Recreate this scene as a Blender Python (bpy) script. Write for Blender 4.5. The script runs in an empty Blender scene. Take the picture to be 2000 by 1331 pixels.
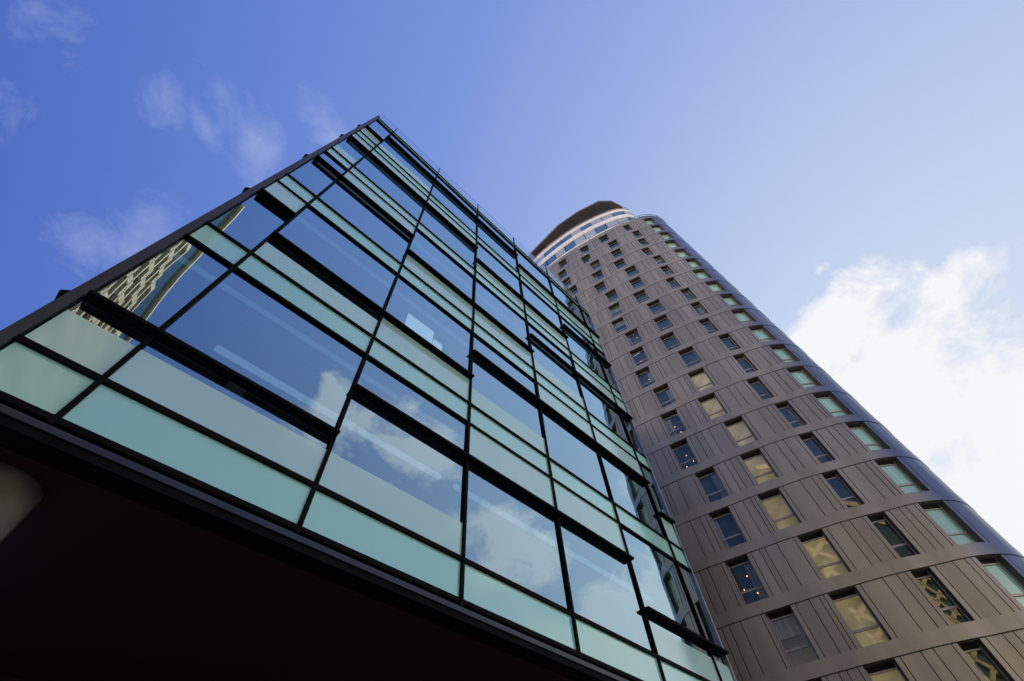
import bpy, bmesh, math, random
from mathutils import Vector, Matrix
R = math.radians
random.seed(7)
sc = bpy.context.scene
col = sc.collection
EYE = 1.6          # camera height
S = 5.906          # distance of the glass facade plane from the camera
H = 2.953          # storey height of the round tower

# ------------------------------------------------------------------ materials
def new_mat(name):
    m = bpy.data.materials.new(name); m.use_nodes = True
    nt = m.node_tree; nt.nodes.clear()
    out = nt.nodes.new('ShaderNodeOutputMaterial')
    return m, nt, out

def N(nt, t, **kw):
    n = nt.nodes.new(t)
    for k, v in kw.items():
        if k in n.inputs: n.inputs[k].default_value = v
        else: setattr(n, k, v)
    return n

def noise_col(nt, c1, c2, scale, detail=5, lo=.35, hi=.65, stretch=(1, 1, 1)):
    tc = N(nt, 'ShaderNodeTexCoord'); mp = N(nt, 'ShaderNodeMapping'); mp.inputs['Scale'].default_value = stretch
    nt.links.new(tc.outputs['Object'], mp.inputs['Vector'])
    no = N(nt, 'ShaderNodeTexNoise', Scale=scale, Detail=detail); nt.links.new(mp.outputs[0], no.inputs['Vector'])
    cr = nt.nodes.new('ShaderNodeValToRGB')
    cr.color_ramp.elements[0].position = lo; cr.color_ramp.elements[1].position = hi
    cr.color_ramp.elements[0].color = (*c1, 1); cr.color_ramp.elements[1].color = (*c2, 1)
    nt.links.new(no.outputs['Fac'], cr.inputs[0])
    return cr.outputs[0], mp, no

def principled(name, c1, c2=None, rough=.5, metal=0., scale=2., spec=.5, stretch=(1, 1, 1), bump=0., coat=0., bscale=8.):
    m, nt, out = new_mat(name)
    p = N(nt, 'ShaderNodeBsdfPrincipled', Roughness=rough, Metallic=metal)
    p.inputs['Specular IOR Level'].default_value = spec
    p.inputs['Coat Weight'].default_value = coat; p.inputs['Coat Roughness'].default_value = .03
    c, mp, no = noise_col(nt, c1, c2 or c1, scale, stretch=stretch)
    nt.links.new(c, p.inputs['Base Color'])
    if bump:
        n2 = N(nt, 'ShaderNodeTexNoise', Scale=bscale, Detail=2.); nt.links.new(mp.outputs[0], n2.inputs['Vector'])
        b = N(nt, 'ShaderNodeBump', Strength=bump, Distance=.02); nt.links.new(n2.outputs['Fac'], b.inputs['Height'])
        nt.links.new(b.outputs[0], p.inputs['Normal'])
    nt.links.new(p.outputs[0], out.inputs[0])
    return m

def glass(name, tint, f0, f1, wave=.02, wscale=.5, rough=0., gcol=(.86, .93, 1.)):
    """thin coated glazing: tinted see-through mixed with a mirror layer that strengthens at grazing angles"""
    m, nt, out = new_mat(name)
    tr = N(nt, 'ShaderNodeBsdfTransparent', Color=(*tint, 1)); gl = N(nt, 'ShaderNodeBsdfGlossy', Color=(*gcol, 1), Roughness=rough)
    lw = N(nt, 'ShaderNodeLayerWeight', Blend=.5)
    mr = N(nt, 'ShaderNodeMapRange'); mr.inputs['From Min'].default_value = 0; mr.inputs['From Max'].default_value = 1
    mr.inputs['To Min'].default_value = f0; mr.inputs['To Max'].default_value = f1
    nt.links.new(lw.outputs['Facing'], mr.inputs['Value'])
    mix = N(nt, 'ShaderNodeMixShader'); nt.links.new(mr.outputs[0], mix.inputs[0])
    nt.links.new(tr.outputs[0], mix.inputs[1]); nt.links.new(gl.outputs[0], mix.inputs[2])
    if wave:
        g = N(nt, 'ShaderNodeNewGeometry'); no = N(nt, 'ShaderNodeTexNoise', Scale=wscale, Detail=1.)
        nt.links.new(g.outputs['Position'], no.inputs['Vector'])
        b = N(nt, 'ShaderNodeBump', Strength=1., Distance=wave); nt.links.new(no.outputs['Fac'], b.inputs['Height'])
        nt.links.new(b.outputs[0], gl.inputs['Normal'])
    nt.links.new(mix.outputs[0], out.inputs[0])
    return m

def panel_glass(name, c1, c2, fac0=.12, fac1=.85, wave=.0015):
    """back-painted glass: coloured layer under a mirror skin"""
    m, nt, out = new_mat(name)
    d = N(nt, 'ShaderNodeBsdfDiffuse'); gl = N(nt, 'ShaderNodeBsdfGlossy', Color=(.78, .94, .92, 1), Roughness=.085)
    g = N(nt, 'ShaderNodeNewGeometry')
    no0 = N(nt, 'ShaderNodeTexNoise', Scale=.35, Detail=3.); nt.links.new(g.outputs['Position'], no0.inputs['Vector'])
    cr = nt.nodes.new('ShaderNodeValToRGB'); cr.color_ramp.elements[0].position = .3; cr.color_ramp.elements[1].position = .7
    cr.color_ramp.elements[0].color = (*c1, 1); cr.color_ramp.elements[1].color = (*c2, 1)
    nt.links.new(no0.outputs['Fac'], cr.inputs[0]); nt.links.new(cr.outputs[0], d.inputs['Color'])
    lw = N(nt, 'ShaderNodeLayerWeight', Blend=.5)
    mr = N(nt, 'ShaderNodeMapRange'); mr.inputs['To Min'].default_value = fac0; mr.inputs['To Max'].default_value = fac1
    nt.links.new(lw.outputs['Facing'], mr.inputs['Value'])
    mix = N(nt, 'ShaderNodeMixShader'); nt.links.new(mr.outputs[0], mix.inputs[0])
    nt.links.new(d.outputs[0], mix.inputs[1]); nt.links.new(gl.outputs[0], mix.inputs[2])
    nt.links.new(mix.outputs[0], out.inputs[0])
    return m

def emit(name, c, st):
    m, nt, out = new_mat(name)
    e = N(nt, 'ShaderNodeEmission', Color=(*c, 1), Strength=st); nt.links.new(e.outputs[0], out.inputs[0]); return m

M = {}
M['pane'] = glass('clear_glazing', (.66, .84, .88), .26, .95, wave=.009, wscale=.45, gcol=(.58, .80, .89))
M['balustrade'] = glass('balustrade_glass', (.72, .84, .88), .05, .45, wave=0)
M['mint'] = panel_glass('mint_spandrel_glass', (.33, .70, .61), (.42, .78, .69), .05, .5)
M['frost'] = panel_glass('frosted_glass', (.42, .68, .63), (.50, .76, .71), .05, .46)
M['black'] = principled('black_metal', (.004, .004, .0045), (.007, .007, .008), rough=.7, scale=3, spec=.06)
M['band'] = principled('brown_metal', (.028, .024, .025), (.04, .035, .036), rough=.45, scale=1.5)
M['fascia'] = principled('blue_grey_metal', (.02, .026, .038), (.028, .034, .05), rough=.3, metal=.3, scale=.8)
M['silver'] = principled('silver_trim', (.3, .31, .33), (.4, .41, .43), rough=.35, metal=.6)
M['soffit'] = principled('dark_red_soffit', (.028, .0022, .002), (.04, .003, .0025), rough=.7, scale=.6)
M['concrete'] = principled('concrete', (.13, .125, .10), (.22, .21, .175), rough=.85, scale=2.5, bump=.3)
M['ceiling'] = principled('office_ceiling', (.16, .21, .24), (.2, .26, .29), rough=.8, scale=.5)
M['inside'] = principled('office_wall', (.06, .10, .12), (.09, .14, .16), rough=.8, scale=.4)
M['lightbar'] = emit('pale_rail', (.45, .68, .82), .32)  # guard rail is no lamp; glow added so it shows through the glass
M['white'] = emit('lit_board', (.74, .86, .93), .95)  # plain white boards; brightness put in as emission
M['strip'] = emit('ceiling_strip_light', (.35, .62, .85), .17)  # pale ceiling edge; glow added to make its streak visible
M['roofing'] = principled('grey_roofing', (.12, .12, .12), (.18, .18, .18), rough=.9)
M['clad'] = principled('bronze_grey_cladding', (.35, .315, .235), (.43, .385, .29), rough=.38, metal=.45, scale=1.1, stretch=(1, 1, .12), bump=.12, bscale=.9)
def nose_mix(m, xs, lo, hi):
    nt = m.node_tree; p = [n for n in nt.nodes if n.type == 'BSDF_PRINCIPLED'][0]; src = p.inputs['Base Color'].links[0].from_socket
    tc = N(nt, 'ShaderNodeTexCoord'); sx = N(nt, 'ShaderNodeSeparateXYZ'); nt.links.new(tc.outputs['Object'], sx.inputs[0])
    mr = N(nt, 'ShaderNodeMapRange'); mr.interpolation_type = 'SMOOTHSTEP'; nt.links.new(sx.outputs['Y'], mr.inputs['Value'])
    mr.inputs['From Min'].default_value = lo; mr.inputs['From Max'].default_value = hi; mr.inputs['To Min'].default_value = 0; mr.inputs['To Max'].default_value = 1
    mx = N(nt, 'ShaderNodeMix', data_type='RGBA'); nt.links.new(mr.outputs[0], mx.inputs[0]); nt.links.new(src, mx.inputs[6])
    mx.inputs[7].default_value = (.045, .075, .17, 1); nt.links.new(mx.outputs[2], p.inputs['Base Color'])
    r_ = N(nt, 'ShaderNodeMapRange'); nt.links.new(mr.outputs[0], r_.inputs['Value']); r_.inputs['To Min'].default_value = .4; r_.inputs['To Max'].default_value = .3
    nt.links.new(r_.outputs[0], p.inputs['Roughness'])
def tone_mix(m):
    nt = m.node_tree; p = [n for n in nt.nodes if n.type == 'BSDF_PRINCIPLED'][0]; src = p.inputs['Base Color'].links[0].from_socket
    at = N(nt, 'ShaderNodeAttribute', attribute_name='tone'); mx = N(nt, 'ShaderNodeMix', data_type='RGBA', blend_type='MULTIPLY'); mx.inputs[0].default_value = 1
    nt.links.new(src, mx.inputs[6]); nt.links.new(at.outputs['Fac'], mx.inputs[7]); nt.links.new(mx.outputs[2], p.inputs['Base Color'])
M['clad2'] = M['clad'].copy()
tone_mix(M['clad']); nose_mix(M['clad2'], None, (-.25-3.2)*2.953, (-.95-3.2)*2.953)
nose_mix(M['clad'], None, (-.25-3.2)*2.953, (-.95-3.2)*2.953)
M['cladback'] = principled('dark_joint', (.01, .01, .011), rough=.9)
M['reveal'] = principled('reveal_metal', (.09, .082, .075), (.12, .108, .10), rough=.5, metal=.2)
M['wframe'] = principled('window_frame', (.34, .32, .30), (.42, .40, .375), rough=.45, metal=.3)
M['wpane'] = glass('window_pane', (.92, .95, .95), .07, .55, wave=.0015, wscale=1., gcol=(.8, .82, .58))
M['room'] = principled('dark_room', (.045, .065, .075), (.08, .105, .12), rough=.9, scale=.9)
M['room_olive'] = principled('dim_olive_room', (.035, .045, .03), (.085, .09, .06), rough=.9, scale=.9)
M['blind_yellow'] = principled('yellow_blind', (.66, .56, .29), (.95, .82, .48), rough=.9, scale=1.1)  # warm reflection painted as a yellow sheet behind the pane
M['curtain'] = principled('grey_curtain', (.22, .23, .22), (.38, .38, .36), rough=.9, scale=6, stretch=(1, 1, .05))
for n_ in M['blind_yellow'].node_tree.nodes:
    if n_.type == 'BSDF_PRINCIPLED': n_.inputs['Emission Color'].default_value = (.9, .68, .3, 1); n_.inputs['Emission Strength'].default_value = .07  # slight glow added to the painted reflection, no lamp behind
M['blind_mint'] = principled('pale_blind', (.52, .86, .72), (.62, .92, .8), rough=.9, scale=.6)  # pale mint sheet behind the panes of the right column
M['whiteclad'] = principled('white_cladding', (.9, .86, .8), (.95, .91, .86), rough=.5, scale=.4)
M['greyglass'] = panel_glass('grey_translucent_glass', (.42, .44, .47), (.5, .52, .55), .08, .4)
M['blueglass'] = panel_glass('dark_blue_glass', (.05, .11, .16), (.07, .15, .2), .12, .5)
M['canopy'] = principled('dark_canopy', (.13, .115, .10), (.19, .165, .14), rough=.55, scale=.3)
M['rail'] = principled('grey_steel', (.12, .12, .13), rough=.4, metal=.6)
M['lamp'] = emit('downlight_glow', (1., .45, .2), 5.)
M['cream'] = principled('cream_stone', (.72, .54, .36), (.85, .68, .48), rough=.8, scale=.5)
M['darkglass'] = panel_glass('dark_facade_glass', (.012, .02, .022), (.02, .03, .03), .05, .5)
M['paving'] = principled('paving', (.27, .24, .21), (.35, .32, .28), rough=.85, scale=.7)
M['asphalt'] = principled('asphalt', (.045, .045, .047), (.06, .06, .06), rough=.9, scale=3)
M['kerb'] = principled('kerb_stone', (.28, .27, .25), (.34, .33, .3), rough=.85)
M['paint'] = principled('road_paint', (.7, .7, .68), (.8, .8, .78), rough=.7)

for k_ in ('strip', 'lightbar', 'white', 'lamp', 'blind_yellow'): M[k_].cycles.emission_sampling = 'NONE'   # faint glows: found by bounces

# ------------------------------------------------------------------ mesh helpers
class MB:
    def __init__(s): s.v = []; s.f = []
    def quad(s, a, b, c, d):
        n = len(s.v); s.v += [tuple(a), tuple(b), tuple(c), tuple(d)]; s.f.append((n, n+1, n+2, n+3))
    def box(s, x0, x1, y0, y1, z0, z1):
        n = len(s.v)
        s.v += [(x0, y0, z0), (x1, y0, z0), (x1, y1, z0), (x0, y1, z0), (x0, y0, z1), (x1, y0, z1), (x1, y1, z1), (x0, y1, z1)]
        for q in ((0, 3, 2, 1), (4, 5, 6, 7), (0, 1, 5, 4), (1, 2, 6, 5), (2, 3, 7, 6), (3, 0, 4, 7)): s.f.append(tuple(n+i for i in q))
    def prism(s, pts, z0, z1):
        n = len(s.v); k = len(pts)
        s.v += [(p[0], p[1], z0) for p in pts] + [(p[0], p[1], z1) for p in pts]
        for i in range(k): j = (i+1) % k; s.f.append((n+i, n+j, n+k+j, n+k+i))
        s.f.append(tuple(n+i for i in reversed(range(k)))); s.f.append(tuple(n+k+i for i in range(k)))
    def hexa(s, a, b):       # two quads (4 points each) joined into a solid
        n = len(s.v); s.v += [tuple(p) for p in a] + [tuple(p) for p in b]
        s.f += [(n, n+1, n+2, n+3), (n+7, n+6, n+5, n+4)]
        for i in range(4): j = (i+1) % 4; s.f.append((n+i, n+4+i, n+4+j, n+j))
    def bar(s, p, q, r, k=6):
        p = Vector(p); q = Vector(q); d = (q-p).normalized()
        a = d.orthogonal().normalized(); b = d.cross(a); n = len(s.v)
        for c in (p, q):
            for i in range(k):
                t = 2*math.pi*i/k; s.v.append(tuple(c + a*math.cos(t)*r + b*math.sin(t)*r))
        for i in range(k): j = (i+1) % k; s.f.append((n+i, n+j, n+k+j, n+k+i))
        s.f.append(tuple(n+i for i in reversed(range(k)))); s.f.append(tuple(n+k+i for i in range(k)))
    def build(s, name, mat, parent=None, center=True, smooth=False):
        me = bpy.data.meshes.new(name)
        c = Vector((0, 0, 0))
        if center and s.v:
            c = sum((Vector(v) for v in s.v), Vector())/len(s.v)
        me.from_pydata([tuple(Vector(v)-c) for v in s.v], [], s.f); me.validate()
        bm = bmesh.new(); bm.from_mesh(me); bmesh.ops.recalc_face_normals(bm, faces=bm.faces); bm.to_mesh(me); bm.free()
        me.materials.append(mat)
        if smooth:
            for p in me.polygons: p.use_smooth = True
        o = bpy.data.objects.new(name, me); col.objects.link(o)
        if parent is not None:
            o.parent = parent
            base = Vector((0, 0, 0)); q = parent
            while q is not None: base += Vector(q.location); q = q.parent
            o.location = c - base
        else: o.location = c
        return o

def tag(o, label=None, cat=None, group=None, kind=None):
    if label: o['label'] = label
    if cat: o['category'] = cat
    if group: o['group'] = group
    if kind: o['kind'] = kind
    return o

def empty(name, loc=(0, 0, 0)):
    o = bpy.data.objects.new(name, None); o.location = loc; col.objects.link(o); o.empty_display_size = .5; return o

X = lambda u: u*S
Z = lambda v: EYE + v*S

# ------------------------------------------------------------------ camera
cam_d = bpy.data.cameras.new('camera'); cam = bpy.data.objects.new('camera', cam_d); col.objects.link(cam)
cam_d.sensor_width = 36; cam_d.lens = 0.8826*18; cam_d.clip_start = .05; cam_d.clip_end = 6000
rv = Vector((2.4284, -0.9739, -0.3493))
cam.matrix_world = Matrix.Translation((0, 0, EYE)) @ Matrix.Rotation(rv.length, 4, rv.normalized())
sc.camera = cam

# ------------------------------------------------------------------ glass office building
MU = [-.183, .327, .832, 1.340, 1.848, 2.358]          # mullions
UL, UR = -.34, 2.508                                    # glazed width
BE = [UL] + MU + [UR]
P = .727; V0 = .685; SP = .125
vs = lambda k: V0 + P*k if k < 5 else 4.372
ve = lambda k: V0 + P*k + SP if k < 5 else 4.445
g = empty('glass_office_building', (X(1.08), S, 0))
tag(g, 'glass clad office block with mint green panels and black horizontal fins', 'building')

# mullions
MW = .032
for i, u in enumerate(MU):
    b = MB(); x = X(u); b.box(x-MW, x+MW, S-.035, S+.16, Z(.672), Z(4.445)); b.build('mullion', M['black'], g)
    b = MB(); b.box(x-.018, x+.018, S-.02, S+.05, Z(4.448), Z(4.66)); b.build('balustrade_post', M['black'], g)
# end frames
b = MB(); b.box(X(-.3615), X(UL), S-.05, S+.25, Z(.655), Z(4.50)); b.build('corner_frame', M['band'], g)
b = MB(); b.box(X(UR), X(UR)+.05, S-.045, S+.2, Z(.655), Z(4.46)); b.build('edge_trim', M['silver'], g)
# transoms (run the whole width, a few mm behind the mullion faces)
for k in range(6):
    for v in (vs(k), ve(k)):
        b = MB(); t = .033 if k else .04
        b.box(X(UL)+.002, X(UR)-.002, S-.03, S+.15, Z(v)-t, Z(v)+t)
        b.build('transom', M['black'], g)
# fins
def fin(u0, u1, v, e=.14):
    b = MB(); z = Z(v); x0, x1 = X(u0), X(u1)
    # tapered blade with a small upturned lip
    b.hexa([(x0, S+.026, z-.028), (x1, S+.026, z-.028), (x1, S+.026, z+.05), (x0, S+.026, z+.05)],
           [(x0, S-e, z-.012), (x1, S-e, z-.012), (x1, S-e, z+.022), (x0, S-e, z+.022)])
    b.box(x0, x1, S-e-.012, S-e-.001, z-.02, z+.04)
    return b.build('canopy_fin', M['black'], g)
L = lambda k: V0 + P*k + SP + .178
Hh = lambda k: V0 + P*k + SP + .40
runs = {0: [(UL, MU[1], 'L'), (MU[1], MU[4], 'H'), (MU[4], UR, 'L')],
        1: [(UL, MU[0], 'H'), (MU[0], MU[2], 'L'), (MU[2], MU[5], 'H'), (MU[5], UR, 'L')],
        2: [(UL, MU[1], 'H'), (MU[1], MU[3], 'L'), (MU[3], UR, 'H')],
        3: [(UL, MU[2], 'H'), (MU[2], MU[4], 'L'), (MU[4], UR, 'H')],
        4: [(UL, MU[0], 'L'), (MU[0], MU[3], 'H'), (MU[3], UR, 'L')]}
kind = {}
for k, rr in runs.items():
    for (a, c, t) in rr:
        fin(a + (.004 if a == UL else -.003), c + .003, L(k) if t == 'L' else Hh(k))
        for i in range(7):
            if BE[i] >= a-.001 and BE[i+1] <= c+.001: kind[(k, i)] = t
# which glass: below the fin / above the fin.  c clear, f frosted, p partly frosted
below = {(0, 0): 's', (0, 1): 's', (0, 2): 'p', (0, 3): 'c', (0, 4): 'c', (0, 5): 's', (0, 6): 's',
         (1, 0): 'c', (1, 1): 's', (1, 2): 'f', (1, 3): 'p', (1, 4): 'c', (1, 5): 'c', (1, 6): 'f',
         (2, 0): 'c', (2, 1): 'c', (2, 2): 'f', (2, 3): 'f', (2, 4): 'p', (2, 5): 'c', (2, 6): 'c',
         (3, 0): 'p', (3, 1): 'c', (3, 2): 'c', (3, 3): 'f', (3, 4): 'f', (3, 5): 'c', (3, 6): 'c',
         (4, 0): 'f', (4, 1): 'p', (4, 2): 'c', (4, 3): 'c', (4, 4): 'f', (4, 5): 'f', (4, 6): 'f'}
above = {(1, 0): 'f', (3, 0): 'f', (2, 1): 'f', (3, 1): 'f', (3, 2): 'f', (0, 3): 'f', (0, 4): 'f', (1, 4): 'f', (1, 5): 'f', (2, 5): 'f', (2, 6): 'f'}
def sheet(name, u0, u1, z0, z1, y, mat, jit=0., parent=g):
    b = MB(); x0, x1 = X(u0)+MW, X(u1)-MW
    b.quad((x0, y, z0), (x1, y, z0), (x1, y, z1), (x0, y, z1))
    o = b.build(name, mat, parent)
    if jit: o.rotation_euler = (random.gauss(0, jit), 0, random.gauss(0, jit))
    return o
for i in range(7):
    u0, u1 = BE[i], BE[i+1]
    for k in range(6):
        b = MB(); b.box(X(u0)+MW, X(u1)-MW, S+.02, S+.05, Z(vs(k))+.034, Z(ve(k))-.034); o = b.build('spandrel_panel', M['mint'], g)
        o.rotation_euler = (random.gauss(0, .0012), 0, random.gauss(0, .0012))
    for k in range(5):
        zl, zh = Z(ve(k))+.034, Z(vs(k+1))-.034
        zf = Z(L(k)) if kind[(k, i)] == 'L' else Z(Hh(k))
        sheet('window_pane', u0, u1, zl, zf-.046, S+.03, M['pane'], .002)
        sheet('window_pane', u0, u1, zf+.051, zh, S+.03, M['pane'], .002)
        bk = below[(k, i)]
        if bk == 'f': sheet('frosted_panel', u0, u1, zl, zf-.046, S+.012, M['frost'])
        elif bk in 'sp': sheet('frosted_panel', u0, u1, zl, Z(ve(k)+.125), S+.012, M['frost'])
        if above.get((k, i)) == 'f': sheet('frosted_panel', u0, u1, zf+.051, zh, S+.012, M['frost'])
    # roof balustrade
    b = MB(); b.quad((X(u0)+.01, S+.01, Z(4.452)), (X(u1)-.01, S+.01, Z(4.452)), (X(u1)-.01, S+.01, Z(4.685)), (X(u0)+.01, S+.01, Z(4.685)))
    b.build('balustrade_pane', M['balustrade'], g)
b = MB(); b.quad((X(-.361), S+.012, Z(4.503)), (X(-.342), S+.012, Z(4.503)), (X(-.342), S+.012, Z(4.685)), (X(-.361), S+.012, Z(4.685)))
b.quad((X(-.361), S+.03, Z(4.503)), (X(-.361), S+6, Z(4.503)), (X(-.361), S+6, Z(4.685)), (X(-.361), S+.03, Z(4.685)))
b.build('balustrade_pane', M['balustrade'], g)
b = MB(); b.box(X(-.361), X(UR)+.03, S+.006, S+.014, Z(4.685)+.001, Z(4.685)+.012); b.build('glass_edge', M['silver'], g)

# bottom edge: black recess, blue grey fascia strip, drip
b = MB(); b.box(X(-.3615), X(UR)+.05, S+.0, S+.25, Z(.640), Z(.672)-.002); b.build('edge_recess', M['black'], g)
b = MB(); b.box(X(-.37), X(UR)+.07, S-.075, S-.002, Z(.650), Z(.664)); b.build('fascia_strip', M['fascia'], g)
b = MB(); b.box(X(-.37), X(UR)+.07, S-.045, S+.3, Z(.632), Z(.6485)); b.build('drip_edge', M['black'], g)
zs = Z(.642)
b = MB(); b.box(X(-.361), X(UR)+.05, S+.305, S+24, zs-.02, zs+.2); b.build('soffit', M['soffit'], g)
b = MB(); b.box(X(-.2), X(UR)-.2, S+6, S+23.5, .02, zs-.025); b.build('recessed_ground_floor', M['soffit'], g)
# concrete columns under the overhang
for cx in (-1.12, 7.98, 17.0):
    if cx > X(UR): continue
    b = MB(); n = 40
    b.prism([(cx+.42*math.cos(2*math.pi*i/n), S+1.02+.42*math.sin(2*math.pi*i/n)) for i in range(n)], .01, zs-.022)
    o = b.build('column', M['concrete'], g)
    for p in o.data.polygons: p.use_smooth = len(p.vertices) == 4
# storey interiors
xa, xb = X(-.35), X(UR)-.02
for k in range(6):
    z0, z1 = Z(vs(k))-.03, Z(ve(k))+.03
    b = MB(); b.box(xa, xb, S+.16, S+9, z0, z1); b.build('floor_slab', M['ceiling'], g)
    if k:
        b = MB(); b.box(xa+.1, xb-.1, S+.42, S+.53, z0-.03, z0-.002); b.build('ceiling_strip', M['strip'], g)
        b = MB(); b.box(xa+.1, xb-.1, S+.95, S+1.05, z0-.05, z0-.003); b.build('ceiling_strip', M['inside'], g)
b = MB(); b.box(xa, xb, S+9.01, S+9.2, Z(V0), Z(4.4)); b.build('core_wall', M['inside'], g)
for x in (X(-.183)+1.4, X(.832), X(1.848), X(2.358)):
    b = MB(); b.box(x-.2, x+.2, S+2.2, S+2.6, Z(ve(0))+.03, Z(vs(5))-.03)
    b.build('inner_column', M['inside'], g)
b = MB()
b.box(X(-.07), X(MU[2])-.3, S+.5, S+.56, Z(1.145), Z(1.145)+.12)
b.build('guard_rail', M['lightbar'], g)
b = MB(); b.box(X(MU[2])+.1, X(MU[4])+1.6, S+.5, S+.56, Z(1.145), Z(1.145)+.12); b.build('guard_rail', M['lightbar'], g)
# flank walls and roof
b = MB(); b.box(X(-.361), X(-.361)+.15, S+.252, S+24, zs+.21, Z(4.45)); b.build('flank_wall', M['band'], g)
b = MB(); b.box(X(UR)+.02, X(UR)+.12, S+.21, S+24, zs+.21, Z(4.44)); b.build('flank_wall', M['darkglass'], g)
b = MB(); b.box(X(-.35), X(UR), S+.17, S+24, Z(4.445)-.12, Z(4.447)); b.build('roof', M['roofing'], g)
b = MB(); b.box(X(-.35), X(UR), S+23.8, S+24, zs+.21, Z(4.3)); b.build('rear_wall', M['band'], g)
# fins returning on the left flank
for v in [L(0), Hh(1), Hh(2), Hh(3), L(4)]:
    b = MB(); z = Z(v); xw = X(-.361)
    b.hexa([(xw-.002, S+.02, z-.03), (xw-.002, S+6, z-.03), (xw-.002, S+6, z+.04), (xw-.002, S+.02, z+.04)],
           [(xw-.13, S+.10, z-.012), (xw-.13, S+6, z-.012), (xw-.13, S+6, z+.022), (xw-.13, S+.10, z+.022)])
    b.build('canopy_fin', M['black'], g)
for k in range(1, 6):
    b = MB(); z = Z(vs(k)); xw = X(-.361); b.box(xw-.05, xw-.003, S+.25, S+20, z-.03, z+.03); b.build('transom', M['black'], g)

# two pale boards behind the glass
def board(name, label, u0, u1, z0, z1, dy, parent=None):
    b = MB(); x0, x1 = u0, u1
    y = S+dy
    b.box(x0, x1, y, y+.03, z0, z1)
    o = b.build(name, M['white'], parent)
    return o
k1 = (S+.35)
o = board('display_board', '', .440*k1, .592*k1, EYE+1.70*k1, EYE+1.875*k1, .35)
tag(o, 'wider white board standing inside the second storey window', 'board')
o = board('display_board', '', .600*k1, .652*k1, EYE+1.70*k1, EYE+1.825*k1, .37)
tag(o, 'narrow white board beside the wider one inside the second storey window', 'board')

# ------------------------------------------------------------------ round residential tower
def catmull(pts, n=10):
    out = []; k = len(pts)
    for i in range(k):
        p0, p1, p2, p3 = (Vector(pts[(i+j-1) % k]) for j in range(4))
        for t in range(n):
            t /= n
            out.append(.5*((2*p1)+(-p0+p2)*t+(2*p0-5*p1+4*p2-p3)*t*t+(-p0+3*p1-3*p2+p3)*t**3))
    return out
class Loop:
    def __init__(s, pts, start):
        c = catmull([(p[0]*H, p[1]*H) for p in pts])
        m = min(range(len(c)), key=lambda i: (c[i]-Vector(start)*H).length)
        c = c[m:]+c[:m]; s.c = c+[c[0]]
        s.d = [0]
        for i in range(len(c)): s.d.append(s.d[-1]+(s.c[i+1]-s.c[i]).length)
        s.T = s.d[-1]
    def at(s, q, off=0.):          # q in metres along, off outward
        q = q % s.T
        lo, hi = 0, len(s.d)-1
        while hi-lo > 1:
            m = (lo+hi)//2
            if s.d[m] <= q: lo = m
            else: hi = m
        t = (q-s.d[lo])/(s.d[hi]-s.d[lo]); p = s.c[lo].lerp(s.c[hi], t)
        if off:
            e = .25; a = s.at(q-e); b = s.at(q+e); tn = (b-a).normalized()
            p = p + Vector((tn.y, -tn.x))*off*(-1 if s.flip else 1)
        return p
    flip = False
FACE = [(8.85, 7.2), (8.50, 6.6), (8.36, 5.9), (8.36, 5.2), (8.42, 4.4), (8.545, 3.39), (8.665, 2.8), (8.79, 2.3), (8.955, 1.65), (9.13, 1.1), (9.26, .7),
        (9.41, .35), (9.55, .08), (9.79, -.43), (10.09, -.78), (10.42, -.98), (10.75, -1.05), (11.1, -1.05), (11.6, -.85), (12.1, -.4), (12.5, .3),
        (12.8, 1.2), (12.95, 2.3), (12.95, 3.6), (12.8, 5.0), (12.4, 6.3), (11.6, 7.3), (10.6, 7.8), (9.6, 7.75)]
lp = Loop(FACE, (8.53, 3.39))
# outward test
c0 = Vector((10.8*H, 3.2*H))
if (lp.at(3, 1.)-c0).length < (lp.at(3)-c0).length: Loop.flip = True

ZL = lambda k: EYE + (4.735-k)*H          # window head level of row k
KT, KB = -16, 4                            # top and bottom rows
tw = empty('round_tower', (10.8*H, 3.2*H, 0))
tag(tw, 'tall round ended residential tower in bronze grey panels with a white top', 'tower')
T = lp.T/H
def strip(s0, s1, z0, z1, off, mb, thick=.0, step=.12):
    n = max(1, int(math.ceil((s1-s0)/step)))
    for i in range(n):
        a = s0+(s1-s0)*i/n; c = s0+(s1-s0)*(i+1)/n
        p, q = lp.at(a*H, off), lp.at(c*H, off)
        mb.quad((p.x, p.y, z0), (q.x, q.y, z0), (q.x, q.y, z1), (p.x, p.y, z1))
def strip_solid(s0, s1, z0, z1, off, th, mb, step=.12, lpx=None):
    l = lpx or lp
    n = max(1, int(math.ceil((s1-s0)/step)))
    base = len(mb.v)
    for i in range(n+1):
        a = s0+(s1-s0)*i/n
        p, q = l.at(a*H, off), l.at(a*H, off-th)
        mb.v += [(p.x, p.y, z0), (p.x, p.y, z1), (q.x, q.y, z1), (q.x, q.y, z0)]
    for i in range(n):
        o0 = base+4*i; o1 = o0+4
        for j in range(4):
            mb.f.append((o0+j, o1+j, o1+(j+1) % 4, o0+(j+1) % 4))
    mb.f.append((base, base+1, base+2, base+3)); e = base+4*n; mb.f.append((e+3, e+2, e+1, e))
WINS = {0: [(-1.80, -1.38), (-.66, -.24), (.63, 1.06), (1.99, 2.42), (3.18, 3.48), (4.03, 4.46)],
        1: [(-1.95, -1.53), (-.60, -.19), (.87, 1.30), (1.90, 2.33), (3.15, 3.44), (4.10, 4.50)],
        2: [(-1.72, -1.30), (-.47, -.05), (.75, 1.18), (1.77, 2.20), (3.02, 3.31), (3.99, 4.42)]}
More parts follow.
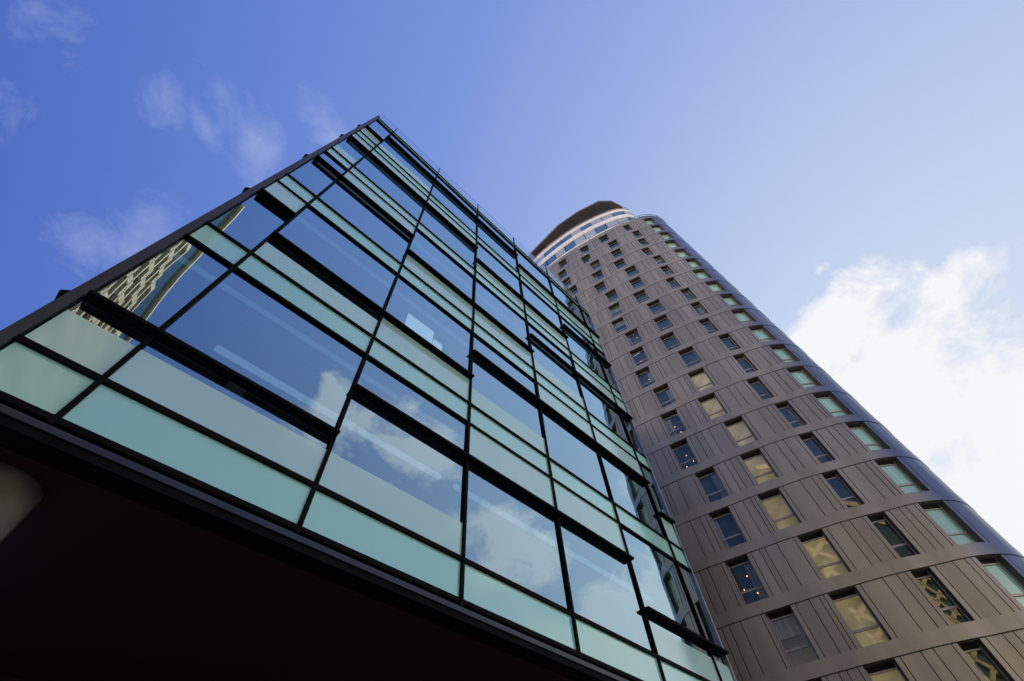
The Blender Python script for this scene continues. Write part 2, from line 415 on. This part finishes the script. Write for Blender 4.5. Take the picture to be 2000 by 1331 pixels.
LAMPS = {(0, 2): [(.62, .30), (.15, .62), (.72, .80)], (-3, 2): [(.62, .40), (.9, .74), (.3, .86)], (-4, 2): [(.45, .5), (.68, .85)], (-6, 2): [(.7, .45)],
         (-7, 2): [(.4, .6)], (-8, 2): [(.75, .35)], (-7, 3): [(.5, .68)], (-8, 3): [(.3, .6)], (-10, 3): [(.25, .85)]}
NB = 14
back = [4.75+1.15*i for i in range(20)]
for k in range(KT, KB+1):
    zh = ZL(k); zl = zh-.79*H
    W = WINS[k % 3]
    # extra windows round the hidden back of the tower
    bw = []
    q = 6.6 + .12*(k % 3)
    while q < T-3.2:
        bw.append((q, q+.42)); q += 1.35
    allw = W + bw
    # storey cladding: one folded sheet with band, shadow line and recessed joints
    js = 0.012; ev = sorted(allw); st = []
    for i, (a, c) in enumerate(ev):
        nx = ev[(i+1) % len(ev)][0] + (T if i == len(ev)-1 else 0)
        gap = nx-c
        if gap < .9: fr = [c+.075, c+gap*(.50 if k % 2 else .42), c+gap*(.76 if k % 2 else .62), nx-.07]
        else: fr = [c+.075, c+gap*(.25+.03*(k % 3)), c+gap*(.36+.05*(k % 2)), c+gap*.60, nx-.07]
        if c > 4.3 and c < 4.6:
            fr = [c+.075] + [c+.075+.24*j for j in range(1, 8)]
            fr = [f for f in fr if f < nx-.1] + [nx-.07]
        st.append((a, 0, 'w')); 
        n = 4
        for j in range(1, n): st.append((a+(c-a)*j/n, 0, 'w'))
        st.append((c, 0, 'p'))
        last = c
        for f in fr:
            m = int((f-last)/.1)
            for j in range(1, m+1): st.append((last+(f-last)*j/(m+1), 0, 'p'))
            st += [(f-js/2, 0, 'g'), (f-js/2, -.035, 'g'), (f+js/2, -.035, 'g'), (f+js/2, 0, 'p')]
            last = f
        m = int((nx-last)/.1)
        for j in range(1, m+1): st.append((last+(nx-last)*j/(m+1), 0, 'p'))
    rows = [(zh+.21*H, .022, 1), (zh+.014*H, .022, 1), (zh+.014*H, -.03, 1), (zh+.001, -.03, 1), (zh+.001, 0, 0), (zl+.001, 0, 0), (zl+.001, .022, 1)]
    b = MB(); nr = len(rows)
    for (s_, o_, t_) in st:
        for (z_, ro, full) in rows:
            p = lp.at(s_*H, ro if full else o_); b.v.append((p.x, p.y, z_))
    dark = []
    for i in range(len(st)):
        i2 = (i+1) % len(st)
        for r_ in range(nr-1):
            if st[i][2] == 'w' and r_ == 4: continue
            b.f.append((i*nr+r_, i2*nr+r_, i2*nr+r_+1, i*nr+r_+1))
            dark.append(1 if (r_ == 2 or (r_ == 4 and st[i][2] == 'g')) else 0)
    me = bpy.data.meshes.new('storey_cladding'); cc_ = Vector(tw.location)
    me.from_pydata([tuple(Vector(v)-cc_) for v in b.v], [], b.f)
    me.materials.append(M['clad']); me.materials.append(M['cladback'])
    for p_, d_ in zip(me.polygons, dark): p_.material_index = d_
    at_ = me.attributes.new('tone', 'FLOAT', 'FACE'); rt = random.Random(k*7+1); cur = 1.; bandt = rt.uniform(.96, 1.03); j_ = 0
    for i in range(len(st)):
        if st[i][2] == 'p' and (st[i-1][2] != 'p'): cur = rt.uniform(.90, 1.08)
        for r_ in range(nr-1):
            if st[i][2] == 'w' and r_ == 4: continue
            at_.data[j_].value = cur if r_ == 4 else bandt; j_ += 1
    o = bpy.data.objects.new('storey_cladding', me); col.objects.link(o); o.parent = tw
    # windows
    for i, (a, c) in enumerate(allw):
        front = i < 6
        if not front:
            b = MB(); strip_solid(a, c, zl, zh, -.10, .02, b); b.build('rear_window', M['blueglass'], tw); continue
        D = .36
        # reveal
        b = MB()
        strip_solid(a, c, zh-.012, zh+.01, -.045, D, b)               # head
        strip_solid(a, c, zl-.01, zl+.012, -.045, D, b)               # sill
        for s0, s1 in ((a-.004, a+.004), (c-.004, c+.004)): strip_solid(s0, s1, zl+.013, zh-.013, -.045, D, b)
        rv_o = b.build('window_frame', M['reveal'], tw)
        # casement frame: outer margins, transom, louvre head
        wf = .022
        ax, cx_ = a+.0045, c-.0045
        b = MB(); zt = zl+.31*(zh-zl)
        zhh = zh-.115*(zh-zl)
        y0 = -.31
        strip_solid(ax, cx_, zl+.014, zl+.075, y0, .05, b); strip_solid(ax, cx_, zhh, zhh+.06, y0, .05, b)
        strip_solid(ax, cx_, zt-.05, zt+.05, y0+.008, .055, b)
        for s0, s1 in ((ax, ax+wf), (cx_-wf, cx_)): strip_solid(s0, s1, zl+.014, zh-.014, y0+.004, .055, b)
        fo = b.build('casement', M['wframe'], rv_o)
        b = MB(); strip_solid(ax+wf, cx_-wf, zhh+.06, zh-.014, y0-.02, .02, b); b.build('head_panel', M['cladback'], rv_o)
        b = MB(); strip(ax+wf, cx_-wf, zl+.075, zt-.035, y0-.025, b, step=.5); o = b.build('glass_pane', M['wpane'], rv_o)
        b = MB(); strip(ax+wf, cx_-wf, zt+.035, zhh, y0-.03, b, step=.5); b.build('glass_pane', M['wpane'], rv_o)
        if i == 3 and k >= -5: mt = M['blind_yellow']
        elif i == 5: mt = M['blind_mint']
        elif i == 4: mt = M['room_olive']
        else: mt = M['room']
        nm = 'blind' if i == 5 or (i == 3 and k >= -5) else 'room_backing'  # yellow sheets carry a painted reflection
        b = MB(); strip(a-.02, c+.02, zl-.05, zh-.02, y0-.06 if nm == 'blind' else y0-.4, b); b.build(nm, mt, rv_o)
        rq = random.Random(k*17+i*5+3)
        if i in (1, 2, 4) and rq.random() < .45:
            fr_ = rq.uniform(.18, .42); left = rq.random() < .5
            b = MB(); strip(a if left else c-(c-a)*fr_, a+(c-a)*fr_ if left else c, zl+.05, zhh, y0-.16, b, step=.03); b.build('curtain', M['curtain'], rv_o)
        elif i in (1, 2, 4) and rq.random() < .4:
            b = MB(); strip(a, c, zt+rq.uniform(.5, 1.3), zhh, y0-.1, b); b.build('roller_blind', M['curtain'], rv_o)
        for (fs, fz) in LAMPS.get((k, i), []):
            p = lp.at((a+(c-a)*(.12+.76*fs))*H, y0-.10); z = zh-.13*(zh-zl)-(zh-zl)*.8*fz
            bm = bmesh.new(); bmesh.ops.create_uvsphere(bm, u_segments=10, v_segments=8, radius=.026); me = bpy.data.meshes.new('downlight'); bm.to_mesh(me); bm.free()
            me.materials.append(M['lamp']); o = bpy.data.objects.new('downlight', me); col.objects.link(o); o.parent = rv_o
            o.location = Vector((p.x, p.y, z)) - Vector(rv_o.location) - Vector(tw.location)
zb = ZL(KB)-.79*H
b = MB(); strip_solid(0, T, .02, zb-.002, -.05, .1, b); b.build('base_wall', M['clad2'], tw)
ztop = ZL(KT)+.21*H
b = MB(); b.prism([tuple(p) for p in lp.c[:-1]], ztop-.14, ztop-.012); o = b.build('roof_terrace', M['roofing'], tw)
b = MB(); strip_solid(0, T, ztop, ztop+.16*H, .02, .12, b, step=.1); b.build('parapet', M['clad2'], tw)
# rail on the parapet
b = MB(); zr = ztop+.16*H
n = 150
for i in range(n):
    p, q = lp.at(i*lp.T/n, .05), lp.at((i+1)*lp.T/n, .05)
    b.bar((p.x, p.y, zr+.42), (q.x, q.y, zr+.42), .035)
b.build('roof_rail', M['rail'], tw)
for i in range(26):
    p = lp.at((.55+i*T/26)*H, .05); b = MB(); b.bar((p.x, p.y, zr-.2), (p.x, p.y, zr+.62), .035); b.build('rail_post', M['rail'], tw)

# white set-back storeys
WF = [(9.1, 6.6), (8.85, 6.0), (8.74, 5.2), (8.76, 4.3), (8.86, 3.4), (9.0, 2.6), (9.2, 1.85), (9.45, 1.15), (9.72, .55), (9.98, .14), (10.28, -.14), (10.62, -.25), (11.05, -.2), (11.5, .1),
      (11.9, .7), (12.2, 1.6), (12.35, 2.8), (12.3, 4.2), (12.0, 5.6), (11.4, 6.6), (10.6, 7.1), (9.8, 7.05)]
lw_ = Loop(WF, (8.86, 3.4)); TW = lw_.T/H
zz = lambda n: EYE + n*H
def wring(name, z0, z1, off, mat, th=.25):
    b = MB(); strip_solid(0, TW, z0, z1, off, th, b, lpx=lw_, step=.1); return b.build(name, mat, tw)
wring('white_band', zz(21.1), zz(22.02), .0, M['whiteclad'])
wring('white_band', zz(22.79), zz(23.26), .0, M['whiteclad'])
wring('white_band', zz(23.83), zz(24.36), .0, M['whiteclad'])
for row, (a, c) in enumerate(((22.02, 22.79), (23.26, 23.83))):
    n = 30
    for i in range(n):
        s0 = TW*i/n; s1 = TW*(i+1)/n
        blue = (i+row) % 3 == 0 if i % 7 else True
        b = MB(); strip_solid(s0+.01, s1-.01, zz(a)+.004, zz(c)-.004, -.06, .04, b, lpx=lw_)
        b.build('window_panel', M['blueglass'] if blue else M['greyglass'], tw)
    b = MB()
    for i in range(0, n, 2):
        s0 = TW*i/n; strip_solid(s0-.014, s0+.014, zz(a)+.003, zz(c)-.003, .012, .03, b, lpx=lw_)
    b.build('window_divider', M['black'], tw)
# recessed top storey and dark flat canopy with angular corners
def ring(pts): return [(p[0]*H, p[1]*H) for p in pts]
wt = [(9.7, 6.4), (9.25, 5.6), (9.15, 4.4), (9.3, 3.2), (9.55, 2.2), (9.9, 1.2), (10.4, .5), (11.1, .5), (11.7, 1.4), (11.9, 3), (11.8, 4.8), (11.2, 6.2), (10.4, 6.6)]
b = MB(); b.prism(ring(wt), zz(24.2), zz(25.6)); b.build('top_storey', M['canopy'], tw)
cp = [(9.0, 6.5), (8.83, 5.55), (8.81, 4.9), (8.77, 3.17), (9.0, 1.87), (9.41, .65), (9.93, .14), (10.6, -.10), (11.4, .0), (12.2, .8), (12.6, 2.6), (12.5, 5), (11.8, 6.8), (10.5, 7.3)]
b = MB(); b.prism(ring(cp), zz(25.6)+.002, zz(25.6)+.35); b.build('roof_canopy', M['canopy'], tw)
b = MB(); b.prism([(p[0]+(p[0]-10.7*H)*.004, p[1]+(p[1]-3.4*H)*.004) for p in ring(cp)], zz(25.6)+.352, zz(25.6)+.5); b.build('canopy_edge', M['silver'], tw)
b = MB()
lc = [Vector((p[0]*H, p[1]*H)) for p in cp]; cc = Vector((10.7*H, 3.4*H))
for p in lc:
    q = p.lerp(cc, .12); b.bar((q.x, q.y, zz(24.36)-.3), (q.x, q.y, zz(25.6)), .07)
for i in range(len(lc)):
    p, q = lc[i].lerp(cc, .07), lc[(i+1) % len(lc)].lerp(cc, .07)
    n = 5
    for j in range(n):
        a = p.lerp(q, j/n); c = p.lerp(q, (j+1)/n)
        b.bar((a.x, a.y, zz(24.36)-.3), (a.x, a.y, zz(24.36)+.9), .03); b.bar((a.x, a.y, zz(24.36)+.9), (c.x, c.y, zz(24.36)+.9), .03)
        b.bar((a.x, a.y, zz(24.36)+.5), (c.x, c.y, zz(24.36)+.5), .02)
b.build('terrace_railing', M['rail'], tw)
b = MB(); b.prism([tuple(p) for p in lw_.c[:-1]], zz(24.2), zz(24.34)); b.build('roof_terrace', M['roofing'], tw)
p = lw_.at(4.15*H, -.1)
b = MB(); b.bar((p.x, p.y, zz(24.3)), (p.x, p.y, zz(24.36)+2.2), .03); b.bar((p.x-.4, p.y+.2, zz(24.36)+1.8), (p.x+.4, p.y-.2, zz(24.36)+1.8), .02)
b.build('aerial', M['rail'], tw)

# dark link between the two buildings
b = MB(); x0 = X(UR)+.13
b.box(x0, 9.3*H, S+5.5, S+16, 0.02, EYE+3.75*H); o = b.build('link_block', M['black'], None)
tag(o, 'low black link block in the gap between glass block and tower', 'building')

# ------------------------------------------------------------------ street building behind the camera (seen mirrored in the glass)
lb = empty('lattice_building', (-10, -36, 0)); tag(lb, 'dark building with cream zigzag lattice mirrored in the left glass panes', 'building')
y0, y1 = -14.2, -76.
WX = lambda y: -7-.0707*(2*S-y)
HT, HL = EYE+7/.1478-.5, EYE+37.5
def wallbox(mb, o0, o1, ya, yb, z0, z1):
    mb.hexa([(WX(ya)+o0, ya, z0), (WX(yb)+o0, yb, z0), (WX(yb)+o0, yb, z1), (WX(ya)+o0, ya, z1)],
            [(WX(ya)+o1, ya, z0), (WX(yb)+o1, yb, z0), (WX(yb)+o1, yb, z1), (WX(ya)+o1, ya, z1)])
b = MB(); wallbox(b, -14, 0, y0, y1, .02, HT); b.build('wall', M['darkglass'], lb)
b = MB(); wallbox(b, .004, .3, y0, y1, HT-.6, HT+.1); b.build('parapet', M['cream'], lb)
z = 2.5; row = 0
while z < HL:
    b = MB(); hh = 2.3; st = 3.1; y = y0; j = 0; up = row % 2; w_ = .32
    while y-st > y1:
        za, zb_ = (z, z+hh) if (j+up) % 2 == 0 else (z+hh, z)
        b.hexa([(WX(y)+.05, y, za-w_), (WX(y-st)+.05, y-st, zb_-w_), (WX(y-st)+.05, y-st, zb_+w_), (WX(y)+.05, y, za+w_)],
               [(WX(y)+.34, y, za-w_), (WX(y-st)+.34, y-st, zb_-w_), (WX(y-st)+.34, y-st, zb_+w_), (WX(y)+.34, y, za+w_)])
        y -= st; j += 1
    b.build('lattice_band', M['cream'], lb)
    z += 1.3; row += 1

# unseen brick block added in the west to shade the tower's lower floors, with warm bounce
M['brick'] = principled('sunlit_brick', (.30, .17, .10), (.42, .26, .15), rough=.85, scale=1.5, stretch=(1, 1, 3))
bb = empty('brick_building', (-44, -4, 0)); tag(bb, 'long red brick building west of the street facing the tower', 'building')
b = MB(); b.box(-52, -36, -46, 28, .02, 27); b.build('wall', M['brick'], bb)
b = MB(); b.box(-52.2, -35.8, -46.2, 28.2, 27.002, 27.6); b.build('roof_coping', M['whiteclad'], bb)
for r_ in range(7):
    for c_ in range(14):
        b = MB(); y = -43+c_*5.1; z = 2.2+r_*3.5; b.box(-36.01, -35.9, y, y+1.5, z, z+1.9); b.build('window', M['darkglass'], bb)

# ------------------------------------------------------------------ ground
def sheet_ground(name, x0, x1, y0, y1, z, mat):
    b = MB(); b.quad((x0, y0, z), (x1, y0, z), (x1, y1, z), (x0, y1, z)); o = b.build(name, mat, None, center=False); tag(o, kind='structure'); return o
sheet_ground('ground', -2500, 2500, -2500, 2500, 0, M['paving'])
sheet_ground('road', -300, 300, -12, -4, .004, M['asphalt'])
b = MB(); b.box(-300, 300, -4.0, -3.85, 0.0, .12); tag(b.build('kerb', M['kerb'], None), kind='structure')
b = MB(); b.box(-300, 300, -12.15, -12.0, 0.0, .12); tag(b.build('kerb', M['kerb'], None), kind='structure')
b = MB()
for i in range(-20, 21): b.quad((i*6, -8.06, .008), (i*6+3, -8.06, .008), (i*6+3, -7.94, .008), (i*6, -7.94, .008))
tag(b.build('road_marking', M['paint'], None), kind='structure')

# ------------------------------------------------------------------ sky
def dirv(az, el):
    a, e = R(az), R(el); return Vector((math.sin(a)*math.cos(e), math.cos(a)*math.cos(e), math.sin(e)))
SUN_AZ, SUN_EL = 86., 32.
w = bpy.data.worlds.new('World'); sc.world = w; w.use_nodes = True
w.cycles.sampling_method = 'MANUAL'; w.cycles.sample_map_resolution = 1024
nt = w.node_tree; nt.nodes.clear()
out = nt.nodes.new('ShaderNodeOutputWorld')
def math_(op, a, b=None, c=None, clamp=False):
    n = nt.nodes.new('ShaderNodeMath'); n.operation = op; n.use_clamp = clamp
    for i, v in enumerate((a, b, c)):
        if v is None: continue
        if isinstance(v, (int, float)): n.inputs[i].default_value = v
        else: nt.links.new(v, n.inputs[i])
    return n.outputs[0]
tc = nt.nodes.new('ShaderNodeTexCoord'); D = tc.outputs['Generated']
def dot(v):
    n = nt.nodes.new('ShaderNodeVectorMath'); n.operation = 'DOT_PRODUCT'; nt.links.new(D, n.inputs[0]); n.inputs[1].default_value = tuple(v); return n.outputs['Value']
def mixc(f, a, b):
    n = nt.nodes.new('ShaderNodeMix'); n.data_type = 'RGBA'
    if isinstance(f, (int, float)): n.inputs[0].default_value = f
    else: nt.links.new(f, n.inputs[0])
    for i, v in ((6, a), (7, b)):
        if isinstance(v, tuple): n.inputs[i].default_value = (*v, 1)
        else: nt.links.new(v, n.inputs[i])
    return n.outputs[2]
sky = nt.nodes.new('ShaderNodeTexSky'); sky.sky_type = 'NISHITA'; sky.sun_disc = False
sky.sun_elevation = R(SUN_EL); sky.sun_rotation = R(SUN_AZ); sky.air_density = 1.2; sky.dust_density = 1.0; sky.ozone_density = 3.
sk = nt.nodes.new('ShaderNodeVectorMath'); sk.operation = 'SCALE'; nt.links.new(sky.outputs[0], sk.inputs[0]); sk.inputs['Scale'].default_value = .075
def s2l(c): return tuple(((x/255)/12.92 if x/255 <= .04045 else ((x/255+.055)/1.055)**2.4) for x in c)
# haze gradient away from the bright south-east
GL = dirv(108, 22)
ang = math_('DIVIDE', math_('ARCCOSINE', dot(GL)), math.pi)
cr = nt.nodes.new('ShaderNodeValToRGB'); nt.links.new(ang, cr.inputs[0]); el = cr.color_ramp.elements
stops = [(0, (228, 235, 250)), (20, (207, 221, 246)), (36, (186, 204, 243)), (52, (160, 182, 237)), (70, (128, 155, 229)), (90, (101, 133, 216)), (110, (76, 107, 197)), (135, (52, 84, 168))]
for i, (a, c) in enumerate(stops):
    e = el[i] if i < 2 else el.new(a/180)
    e.position = a/180; e.color = (*s2l(c), 1)
base = mixc(.12, cr.outputs[0], sk.outputs[0])
# unseen bright bank low in the west, added to light the facades
zc = nt.nodes.new('ShaderNodeSeparateXYZ'); nt.links.new(D, zc.inputs[0]); zz_ = zc.outputs['Z']
hz = nt.nodes.new('ShaderNodeMapRange'); hz.interpolation_type = 'SMOOTHSTEP'; nt.links.new(zz_, hz.inputs[0])
hz.inputs[1].default_value = math.sin(R(24)); hz.inputs[2].default_value = math.sin(R(2)); hz.inputs[3].default_value = 0; hz.inputs[4].default_value = 1
wd = nt.nodes.new('ShaderNodeMapRange'); wd.interpolation_type = 'SMOOTHSTEP'; nt.links.new(dot(dirv(235, 0)), wd.inputs[0]); wd.inputs[1].default_value = -.3; wd.inputs[2].default_value = .6
base = mixc(math_('MULTIPLY', hz.outputs[0], wd.outputs[0]), base, (3.9, 3.3, 2.5))
# clouds
mp = nt.nodes.new('ShaderNodeMapping'); nt.links.new(D, mp.inputs[0]); mp.inputs['Scale'].default_value = (1, 1, 1.5); mp.inputs['Rotation'].default_value = (0, .5, .6)
no = nt.nodes.new('ShaderNodeTexNoise'); nt.links.new(mp.outputs[0], no.inputs['Vector']); no.inputs['Scale'].default_value = 8.; no.inputs['Detail'].default_value = 12; no.inputs['Roughness'].default_value = .66; no.inputs['Distortion'].default_value = .35
fb = no.outputs['Fac']
def blob(az, el_, ra, rb, tilt=0, power=1.):
    c = dirv(az, el_); e1 = Vector((0, 0, 1)).cross(c).normalized(); e2 = c.cross(e1).normalized(); t = R(tilt)
    t1 = e1*math.cos(t)+e2*math.sin(t); t2 = -e1*math.sin(t)+e2*math.cos(t)
    a = math_('DIVIDE', dot(t1), math.sin(R(ra))); b = math_('DIVIDE', dot(t2), math.sin(R(rb)))
    r2 = math_('ADD', math_('MULTIPLY', a, a), math_('MULTIPLY', b, b))
    g_ = math_('SUBTRACT', 1., math_('SQRT', r2), clamp=True)
    g_ = math_('MULTIPLY', g_, math_('GREATER_THAN', dot(c), 0.))
    return math_('MULTIPLY', g_, power)
def cloud_layer(CL, colr, gain, thr, opac, base):
    tot = None
    for c in CL:
        v = blob(*c); tot = v if tot is None else math_('MAXIMUM', tot, v)
    d_ = math_('SUBTRACT', math_('ADD', math_('MULTIPLY', fb, 2.0), math_('MULTIPLY', tot, .9)), thr, clamp=True)
    d_ = math_('MULTIPLY', math_('MULTIPLY', d_, gain, clamp=True), math_('MULTIPLY', tot, 3., clamp=True))
    return mixc(math_('MULTIPLY', d_, opac), base, colr)
# thin wisps, then dense bright cloud
base = cloud_layer([(321.5, 58, 6, 4.5, 0, 1.), (327, 60.5, 5, 2.5, 0, .9), (340, 71.5, 14, 4.2, 0, 1.), (338, 48, 7, 10, 0, .9), (332, 64, 14, 5, 0, .8), (312, 53, 7, 5, 0, .7), (130, 43.6, 8, 6, 0, .75),
                    (340, 62, 12, 6, 0, .65), (318, 47, 7, 6, 0, .6)], (.55, .62, .85), 1.5, 1.38, .38, base)
base = cloud_layer([(163, 46, 12, 8, 0, .95), (149, 45, 12, 9, 0, 1.), (133, 33, 13, 8.5, 0, 1.15), (121, 24, 12, 8, 0, 1.3)], (1.08, 1.02, 1.04), 3.4, 1.46, .8, base)
base = cloud_layer([(104, 15, 30, 23, 0, 1.9), (97, 34, 16, 11, 0, 1.5), (99, 41, 13, 7.5, 0, 1.25), (104, 29, 14, 8, 0, 1.2), (104, 37.5, 13, 5.5, 0, 1.), (110, 38.2, 7, 2.8, 0, .9), (98, 42, 9, 5, 0, .85), (105.8, 47, 1.6, 1.2, 0, .6), (121, 20, 17, 10, 0, 1.6)], (.93, .93, .95), 2.6, 1.35, 1., base)
bg = nt.nodes.new('ShaderNodeBackground'); nt.links.new(base, bg.inputs[0]); bg.inputs[1].default_value = 1.0
nt.links.new(bg.outputs[0], out.inputs[0])

sl = bpy.data.lights.new('sun', 'SUN'); sl.energy = 4.5; sl.angle = R(.5); sl.color = (1, .93, .82)
so = bpy.data.objects.new('sun', sl); col.objects.link(so); so.rotation_euler = (-dirv(SUN_AZ, SUN_EL)).to_track_quat('-Z', 'Y').to_euler(); so.location = (60, 5, 90)

sc.view_settings.view_transform = 'Standard'; sc.view_settings.look = 'None'; sc.view_settings.exposure = 0; sc.view_settings.gamma = 1
sc.render.engine = 'CYCLES'
sc.cycles.use_denoising = True; sc.cycles.use_adaptive_sampling = False; sc.cycles.denoising_prefilter = 'ACCURATE'
sc.cycles.max_bounces = 10; sc.cycles.transparent_max_bounces = 16; sc.cycles.glossy_bounces = 5; sc.cycles.diffuse_bounces = 4
